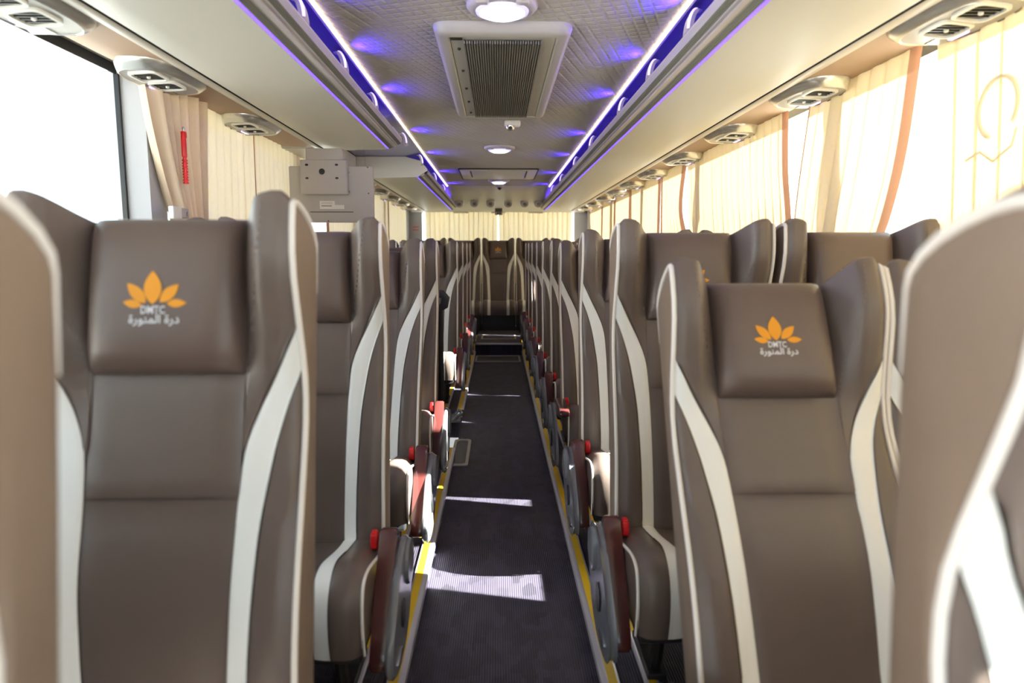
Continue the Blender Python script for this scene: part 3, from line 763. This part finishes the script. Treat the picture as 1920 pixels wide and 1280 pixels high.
curtain(1, [(0, 3.02), (.25, 2.99), (.5, 2.925), (1, 2.95)], [(0, 4.57), (.4, 4.50), (.7, 4.36), (1, 4.24)], 'broad glowing curtain after the open slit, sunlit side', seed=3)
curtain(1, [(0, 4.60), (.3, 4.68), (.5, 4.52), (.7, 4.39), (1, 4.29)], [(0, 5.29), (.5, 5.26), (1, 5.30)], 'narrow curtain with folded brown corner, sunlit side', seed=4, bw=.07)
curtain(1, 5.31, [(0, 6.46), (.5, 6.42), (1, 6.46)], 'curtain fifth from the camera, sunlit side', seed=5, bw=.05)
curtain(1, 6.48, 7.30, 'curtain sixth from the camera, sunlit side', seed=6, bw=.05)
curtain(1, 7.32, 8.18, 'curtain seventh from the camera, sunlit side', seed=7, bw=.05)
curtain(1, 8.22, [(0, 9.40), (.5, 9.2), (1, 9.3)], 'loosely hanging curtain nearest the rear pillar, sunlit side', seed=8, bw=.08)
curtain(-1, [(0, 2.43), (.35, 2.48), (.7, 2.56), (1, 2.65)], [(0, 2.90), (.5, 2.86), (1, 2.83)], 'gathered beige curtain slanting beside the uncovered window', x=1.212, amp=.030, lam=.075, seed=11, border=(0, 0), mm='bunch', zb=1.20)
curtain(-1, [(0, 2.88), (.5, 2.82), (1, 2.82)], 3.57, 'cream curtain behind the red hammer', seed=12, mm='brightcurtain', border=(1, 1), lam=.075, bw=.04)
curtain(-1, 3.56, 4.52, 'cream curtain behind the hanging monitor', seed=13, mm='brightcurtain', border=(0, 0), lam=.075)
curtain(-1, 5.00, 6.55, 'orange-tinted curtain just beyond the hanging monitor', seed=14, mm='brightcurtain', lam=.08)
curtain(-1, 6.60, 7.75, 'curtain between monitor and rear pillar, hanging-monitor side', seed=15, mm='brightcurtain', lam=.08)
curtain(-1, 7.78, 9.30, 'rearmost side curtain beside the red-lettered pillar', seed=16, mm='brightcurtain', lam=.08)
def rear_curtain(x0, x1, label, seed):
    rnd = random.Random(seed); zt, zb = ZC + .60, .72
    t = thing('rear_curtain', label, 'curtain', ((x0 + x1) / 2, 9.69, zb), 'rear window curtains')
    npl = 15; ph = [rnd.uniform(-.7, .7) for _ in range(npl + 2)]; am = [rnd.uniform(.6, 1.3) for _ in range(npl + 2)]
    def pt(u, v):
        k = u * npl; i = int(min(k, npl - 1e-6)); f = k - i; p = ph[i] * (1 - f) + ph[i + 1] * f
        w = 1 - .03 * v; xx = (x0 + (x1 - x0) * (.5 + (u - .5) * w)) - (x0 + x1) / 2
        return (xx, .018 * (am[i] * (1 - f) + am[i + 1] * f) * (1 - 1.6 * abs(sin(pi * k + .4 * p * v)) ** .6), zt + (zb - zt) * v - zb)
    m_ = MB(); m_.grid([[pt(i / 150, j / 10) for i in range(151)] for j in range(11)])
    for k in range(1, npl):  # added cloth strips that darken each fold line
        w_ = .006 * rnd.uniform(.5, 1.4)
        m_.grid([[(p[0], p[1] + .006, p[2]) for p in (pt(k / npl - w_, j / 8), pt(k / npl + w_, j / 8))] for j in range(9)])
    build(m_, 'cloth', 'brightcurtain', t, ang=180)
rear_curtain(-1.02, -0.005, 'rear window curtain, half next to the red-lettered pillar', 21)
rear_curtain(0.005, 1.03, 'rear window curtain, half towards the sunlit side', 22)

# ================================================================== AIR VENTS OVER THE SEATS
def oval(L, Wd, e=3.2, n=36, skew=0.0):
    out = []
    for k in range(n):
        a = 2 * pi * k / n; c, s = cos(a), sin(a)
        out.append((Wd * abs(c) ** (2 / e) * (1 if c >= 0 else -1), L * abs(s) ** (2 / e) * (1 if s >= 0 else -1)))
    return out
def vent_meshes(q):
    """q = +1: the broad silver flank faces the aisle at -x."""
    R = {}
    o1 = [(q * x, y) for x, y in oval(.205, .105, 2.7)]
    m_ = MB(); rows = []
    for sc_, z, dx in ((1.0, .004, 0), (1.0, -.006, 0), (.96, -.016, .003), (.87, -.030, .010), (.84, -.032, .012), (.82, -.028, .012)):
        rows.append([(x * sc_ + q * dx, y * (sc_ + .03 * (1 - sc_)), z) for x, y in o1])
    m_.grid(rows, closed=True); R['bezel'] = m_.mesh('bezel', 'chrome', ang=50)
    m_ = MB(); pl = [(x * .825 + q * .012, y * .83, -.029) for x, y in o1]; m_.poly(pl); R['face_plate'] = m_.mesh('face_plate', 'grey')
    for nm, cy in (('louverA', -.092), ('louverB', .035)):
        m_ = MB(); fr = [(q * (.006 + x), cy + y + x * .25) for x, y in oval(.058, .054, 5, 28)]
        fi = [(q * (.006 + x), cy + y + x * .25) for x, y in oval(.049, .045, 5, 28)]
        m_.grid([[(*p, -.028) for p in fr], [(*p, -.036) for p in fr], [(*p, -.037) for p in fi], [(*p, -.024) for p in fi]], closed=True)
        R[nm] = m_.mesh('louver_frame', 'white', ang=40)
        m_ = MB(); m_.poly([(*p, -.0295) for p in fi])
        for k in range(4):
            y = cy - .030 + .02 * k; m_.box(q * .006 - .040, q * .006 + .040, y - .002, y + .002, -.034, -.028)
        R[nm + 'b'] = m_.mesh('louver', 'black', smooth=False)
        m_ = MB(); m_.lathe([(.006, -.026), (.006, -.037), (.004, -.039), (0, -.039)], q * .006, cy, 12); R[nm + 'k'] = m_.mesh('knob', 'white')
    m_ = MB(); m_.box(q * .068 - .008, q * .068 + .008, .045, .115, -.0355, -.028, .003); R['light_bar'] = m_.mesh('light_bar', 'ledlens')
    m_ = MB()
    for k in range(12):
        y = .115 + .0045 * k - .16; m_.box(q * .030, q * .085 - .0018 * abs(k - 5),   .095 + .006 * k, .0975 + .006 * k, -.032, -.028)
    R['ribs'] = m_.mesh('grille_ribs', 'chrome', smooth=False)
    return R
VM = {q: vent_meshes(q) for q in (-1, 1)}
def air_vent(sgn, y, i):
    t = thing('air_vent', 'oval silver air vent, %s from the camera, above the windows on the %s' % (ORD[i], SIDE[sgn]), 'air vent', (sgn * 1.135, y, ZC + .606), 'overhead passenger air vents')
    V = VM[sgn]
    for k in ('bezel', 'face_plate', 'light_bar'): link(V[k].name.split('.')[0], V[k], t)
    r = link('grille_ribs', V['ribs'], t); r['kind'] = 'stuff'
    for k in ('louverA', 'louverB'):
        f = link('louver_frame', V[k], t); link('louver', V[k + 'b'], f); link('knob', V[k + 'k'], f)
for i, y in enumerate((1.74, 2.42, 3.27)): air_vent(-1, y, i)
for i, y in enumerate((5.85, 6.6, 7.35, 8.1, 8.85)): air_vent(-1, y, i + 3)
for i, y in enumerate((1.78, 2.60, 3.46, 4.34, 5.17, 5.95, 6.67, 7.42, 8.2, 8.95)): air_vent(1, y, i)

# ================================================================== CEILING FITTINGS
def dome(y, label):
    t = thing('ceiling_lamp', label, 'lamp', (0.004, y, ZCEIL), 'round ceiling lamps'); t.scale = (.72, .72, .72)
    m_ = MB(); m_.lathe([(.150, .002), (.150, -.010), (.140, -.022), (.118, -.030), (.112, -.028)], 0, 0, 40); build(m_, 'bezel', 'lip', t)
    m_ = MB(); m_.lathe([(.112, -.026), (.110, -.034), (.096, -.038), (.092, -.034)], 0, 0, 40); build(m_, 'ring', 'lampring', t)
    m_ = MB(); rows = []
    for r, h in ((1.0, -.030), (.97, -.042), (.75, -.050), (.4, -.054), (.02, -.055)):
        rows.append([(r * .088 * cos(2 * pi * k / 40), r * .088 * sin(2 * pi * k / 40), h) for k in range(40)])
    m_.grid(rows, closed=True); m_.poly(rows[-1]); build(m_, 'lens', 'lamp', t)
    for q in (-1, 1):
        m_ = MB(); m_.box(q * .082 - .028, q * .082 + .028, -.125, -.085, -.036, -.022, .008); build(m_, 'clip', 'lip', t)
dome(2.17, 'large round ceiling lamp nearest the camera'); dome(4.92, 'round ceiling lamp beyond the return-air grille'); dome(7.03, 'round ceiling lamp nearest the rear bulkhead')

# return-air unit
t = thing('air_grille', 'large ribbed return-air grille in a pale frame on the ceiling', 'air grille', (0.008, 3.035, ZCEIL)); t.scale = (.94, .955, 1)
def rrect(hx, hy, r, n=6):
    out = []
    for cx, cy, a0 in ((hx - r, hy - r, 0), (-hx + r, hy - r, 90), (-hx + r, -hy + r, 180), (hx - r, -hy + r, 270)):
        for k in range(n + 1):
            a = radians(a0 + 90 * k / n); out.append((cx + r * cos(a), cy + r * sin(a)))
    return out
m_ = MB(); rows = []
for hx, hy, r, z in ((.245, .75, .05, .004), (.245, .75, .05, -.008), (.236, .741, .045, -.026), (.222, .728, .035, -.034), (.196, .69, .012, -.034), (.190, .684, .010, -.028), (.190, .684, .010, .0)):
    rows.append([(x, y, z) for x, y in rrect(hx, hy, r)])
m_.grid(rows, closed=True); build(m_, 'frame', 'grey', t, ang=35)
m_ = MB(); m_.box(-.188, .188, -.68, .68, -.030, -.004); build(m_, 'cover_plate', 'grey', t, smooth=False)
m_ = MB(); m_.box(-.140, .140, -.655, .66, -.033, -.0295); gp = build(m_, 'grille_backing', 'grilledark', t, smooth=False)
rib = MB().box(-.0028, .0028, -.65, .655, -.043, -.0325).mesh('grille_rib', 'greyfab', smooth=False)
for k in range(31): link('grille_rib', rib, t, (-.138 + .0092 * k, 0, 0))
for y in (-.55, -.25, .05, .32, .58):
    m_ = MB(); m_.lathe([(.006, -.028), (.006, -.035), (.003, -.037), (0, -.037)], -.163, y, 10); build(m_, 'screw', 'frame', t)
m_ = MB(); m_.box(-.187, -.145, -.685, -.655, -.0335, -.026); build(m_, 'broken_corner', 'black', t, smooth=False)
# camera dome behind the grille
t = thing('security_camera', 'small white ceiling camera just behind the return-air grille', 'camera', (0.074, 3.97, ZCEIL))
m_ = MB(); m_.box(-.045, .045, -.035, .03, -.032, .001, .012); build(m_, 'housing', 'white', t)
m_ = MB(); rows = []
for k in range(8):
    a = pi / 2 * k / 7; rows.append([(-.012 + .026 * cos(a) * cos(2 * pi * j / 16), -.012 + .026 * cos(a) * sin(2 * pi * j / 16), -.030 - .028 * sin(a)) for j in range(16)])
m_.grid(rows, closed=True); build(m_, 'eyeball', 'chrome', t)
m_ = MB(); m_.lathe([(.010, -.034), (.010, -.040), (0, -.040)], -.012, 0, 12, 'y', -.046); build(m_, 'lens', 'black', t)
t = thing('security_camera', 'tiny dark dome camera below the rear ceiling lamp', 'camera', (0.012, 7.52, ZCEIL))
m_ = MB(); m_.lathe([(.055, .002), (.05, -.012), (.03, -.028), (.022, -.028)], 0, 0, 18); build(m_, 'housing', 'lip', t)
m_ = MB(); m_.lathe([(.024, -.024), (.02, -.042), (.010, -.052), (0, -.054)], 0, 0, 16); build(m_, 'dome', 'black', t)
# roof hatch outline
t = thing('roof_hatch', 'flat closed roof hatch outlined on the rear ceiling', 'hatch', (0.0, 6.5, ZCEIL))
m_ = MB(); m_.grid([[(x, y, z) for x, y in rrect(hx, hy, .03)] for hx, hy, z in ((.345, .40, .002), (.345, .40, -.008), (.335, .39, -.010), (.262, .30, -.010), (.258, .296, -.002))], closed=True); build(m_, 'frame', 'rackpanel', t, ang=30)
m_ = MB(); m_.grid([[(x, y, z) for x, y in rrect(hx, hy, .03)] for hx, hy, z in ((.354, .412, .001), (.354, .412, -.010), (.345, .40, -.011), (.345, .40, .001))], closed=True); build(m_, 'gasket', 'dark', t, smooth=False)
m_ = MB(); m_.box(-.245, .245, -.284, .284, -.012, -.001, .006); build(m_, 'lid', 'rackpanel', t)
m_ = MB(); m_.box(-.259, .259, -.297, .297, -.002, .0005); build(m_, 'lid_gap', 'dark', t, smooth=False)
# six round vents and pictogram on the rear bulkhead
for i, x in enumerate((-.492, -.300, -.100, .125, .330, .500)):
    y = 8.66; z = bulk_z(y)
    t = thing('round_vent', '%s round chrome nozzle along the rear bulkhead, counted from the hanging-monitor side' % ORD[i], 'air vent', (x, y, z - .034), 'round rear bulkhead nozzles', (radians(-52), 0, 0))
    m_ = MB(); m_.lathe([(.050, .07), (.053, .0), (.050, -.008), (.043, -.012), (.036, -.010), (.034, -.002)], 0, 0, 24); build(m_, 'bezel', 'lip', t)
    m_ = MB(); m_.lathe([(.036, .000), (.030, .002), (.0, .002)], 0, 0, 24); build(m_, 'socket', 'black', t)
    m_ = MB(); m_.lathe([(.024, .004), (.024, -.009), (.018, -.012), (.0, -.012)], .003, -.002, 16); k = build(m_, 'nozzle', 'grey', t)
    for q in (-.009, .009):
        m_ = MB(); m_.box(.003 + q - .003, .003 + q + .003, -.020, .016, -.0145, -.011); build(m_, 'slot', 'black', k, smooth=False)
y = 9.30; t = thing('notice_plate', 'small square pictogram notice on the rear bulkhead', 'sign', (0.005, y, bulk_z(y) - .038), None, (radians(-62), 0, 0))
m_ = MB(); m_.box(-.052, .052, -.052, .052, -.002, .010); build(m_, 'plate', 'trimstrip', t, smooth=False)
m_ = MB(); m_.box(-.045, .045, -.046, .006, -.0035, -.002); m_.lathe([(.015, -.0035), (0, -.0036)], -.012, .026, 14); m_.box(.008, .035, .012, .040, -.0035, -.002); build(m_, 'pictogram', 'greyink', t, smooth=False)

# ================================================================== HANGING MONITOR
t = thing('hanging_monitor', 'grey back of a fold-down monitor hanging below the luggage rack', 'monitor', (-0.930, 3.88, ZC + .333), None, (0, 0, radians(-1.5)))
m_ = MB(); m_.box(-.232, .232, -.012, .025, -.153, .153, .008); build(m_, 'back_cover', 'monitor', t, ang=30)
m_ = MB(); m_.box(-.155, .100, -.055, -.012, -.004, .182, .006); br = build(m_, 'mounting_box', 'monitor', t, ang=30)
for x, z in ((-.118, .154), (.045, .154), (-.118, .083), (.045, .083)):
    m_ = MB(); m_.slab(rounded([(-.004, z + .006), (.004, z + .006), (.004, z - .006), (-.004, z - .006)]), 0, .001, .0002)
    m_ = MB(); m_.lathe([(.0075, -.0555), (0, -.0558)], 0, 0, 14, 'y', 0); s_ = build(m_, 'slot_hole', 'black', br, (x, 0, z)); s_.scale = (1.25, 1, .8)
m_ = MB(); m_.lathe([(.0165, -.0555), (.0, -.056)], -.036, 0, 20, 'y', .118); build(m_, 'round_hole', 'black', br)
for z in (.118, .012):
    m_ = MB(); m_.lathe([(.007, .100), (.007, .106), (.003, .108), (0, .108)], 0, -.030, 12, 'x', z); build(m_, 'bolt', 'steel', br)
for x, z in ((.205, .145), (.207, .005), (.207, -.142), (-.02, -.145), (-.205, -.142)):
    m_ = MB(); m_.lathe([(.0035, -.0125), (.0035, -.0145), (0, -.0145)], x, 0, 10, 'y', z); build(m_, 'screw', 'frame', t)
m_ = MB(); m_.box(-.065, .018, -.0135, -.012, -.080, -.036); lb = build(m_, 'paper_label', 'paper', t, smooth=False)
m_ = MB(); m_.box(.018, .070, -.0135, -.012, -.080, -.058); build(m_, 'paper_label', 'paper', t, smooth=False)
m_ = MB()
for k in range(22): m_.box(-.055 + .0026 * k, -.055 + .0026 * k + .0010 + .0008 * (k % 3 == 0), -.0142, -.0134, -.066, -.060)
for z in (-.045, -.052): m_.box(-.058, .006, -.0140, -.0134, z, z + .0012)
o = build(m_, 'print', 'ink', lb, smooth=False)
m_ = MB(); m_.box(-.120, .120, -.0128, -.012, -.098, -.094); build(m_, 'vent_slit', 'dark', t, smooth=False)
m_ = MB(); m_.box(-.13, .07, -.03, .01, .18, .245, .004); build(m_, 'hanger', 'monitor', t)

# hammer, latch and small notice on the monitor side
t = thing('emergency_hammer', 'red emergency hammer hanging beside the gathered curtain', 'hammer', (-1.170, 2.62, 1.42)); t.scale = (.9, .9, .68)
m_ = MB(); m_.box(-.007, .007, -.014, .014, .085, .205, .006); m_.box(-.008, .008, -.010, .018, .19, .225, .005); build(m_, 'head', 'red', t)
m_ = MB()
m_.tube([(0, 0, -.055), (0, 0, .09)], .008, 8)
for k in range(9): m_.lathe([(.011, -.004), (.012, 0), (.011, .004)], 0, 0, 10, 'z', -.050 + .015 * k)
build(m_, 'grip', 'red', t)
m_ = MB(); m_.lathe([(.003, .22), (.006, .238), (.004, .248), (0, .249)], 0, .004, 10); build(m_, 'tip', 'steel', t)
t = thing('curtain_latch', 'small white latch bracket at the foot of the gathered curtain', 'latch', (-1.16, 2.53, ZC + .15))
m_ = MB(); m_.box(-.010, .010, -.065, .0, -.022, .022, .004); build(m_, 'plate', 'white', t)
m_ = MB(); m_.box(-.012, .006, .004, .065, -.016, .020, .004); build(m_, 'catch', 'lip', t)
m_ = MB(); m_.lathe([(.008, .004), (.008, .010), (0, .011)], 0, .05, 10, 'x', .0); build(m_, 'screw', 'steel', t)
t = thing('pillar_notice', 'red-lettered notice on the grey rear corner pillar', 'sign', (-1.155, Y1 - .034, ZC + .375))
m_ = MB(); m_.box(-.050, .050, -.001, .002, -.045, .045); build(m_, 'sheet', 'pillar', t, smooth=False)
m_ = MB()
for z in (.018, -.024):
    x = -.043
    while x < .035:
        w_ = random.uniform(.006, .014); m_.box(x, x + w_, -.0025, -.001, z - .009, z + .009 * random.uniform(.3, 1)); x += w_ + .004
build(m_, 'print', 'redink', t, smooth=False)

# ================================================================== AISLE FITTINGS
t = thing('stair_handrail', 'dark grab handle standing at the stairwell behind the reclined seats', 'handrail', (-0.345, 3.98, 0.0))
m_ = MB(); m_.tube([(0, 0, -.01), (0, 0, .5), (.0, .0, .80)], .016, 10); build(m_, 'pole', 'frame', t)
m_ = MB(); m_.tube([(-.25, .0, .90), (-.06, .0, .905), (.01, 0, .895), (.028, 0, .87), (.022, 0, .83), (-.02, 0, .80), (-.25, 0, .80)], [.02, .022, .026, .028, .026, .02, .018], 10); build(m_, 'grip', 'bluefabric', t)
m_ = MB(); m_.box(-.6, -.01, -.012, .012, .0, .86, .006); build(m_, 'guard_panel', 'frame', t)
t = thing('stair_bar', 'low grey bar at the edge of the stairwell', 'handrail', (-0.285, 4.62, 0.006))
m_ = MB(); m_.tube([(-.03, .09, 0.0), (.0, .08, .03), (.02, .03, .034), (.02, -.05, .034), (.0, -.08, .03), (-.03, -.09, .0)], .013, 8); build(m_, 'bar', 'greyplastic', t)
m_ = MB(); m_.box(-.05, .02, -.10, .10, -.012, .006, .004); build(m_, 'foot', 'greyplastic', t)
def floor_frame(name, label, hx, hy, loc, mm='grey', r=.03):
    t = thing(name, label, 'hatch', loc)
    m_ = MB(); m_.grid([[(x, y, z) for x, y in rrect(a, b, r)] for a, b, z in ((hx, hy, -.002), (hx, hy, .008), (hx - .006, hy - .006, .011), (hx - .016, hy - .02, .011), (hx - .02, hy - .026, .002))], closed=True); build(m_, 'frame', mm, t, ang=30)
    m_ = MB(); m_.poly([(x, y, .0035) for x, y in rrect(hx - .019, hy - .025, r)]); m_.poly([(x, y, .001) for x, y in rrect(hx - .019, hy - .025, r)]); build(m_, 'cover', 'black', t, smooth=False)
    return t
floor_frame('stair_hatch', 'dark rounded floor hatch beside the stairwell', .052, .27, (-.232, 3.95, FLOOR_Z), 'grey', .025)  # plain floor hatch with a dark cover, no lamp inside
floor_frame('floor_hatch', 'grey framed floor hatch before the rear step', .245, .22, (-.012, 7.34, FLOOR_Z + pz(7.34)), 'grey', .03)
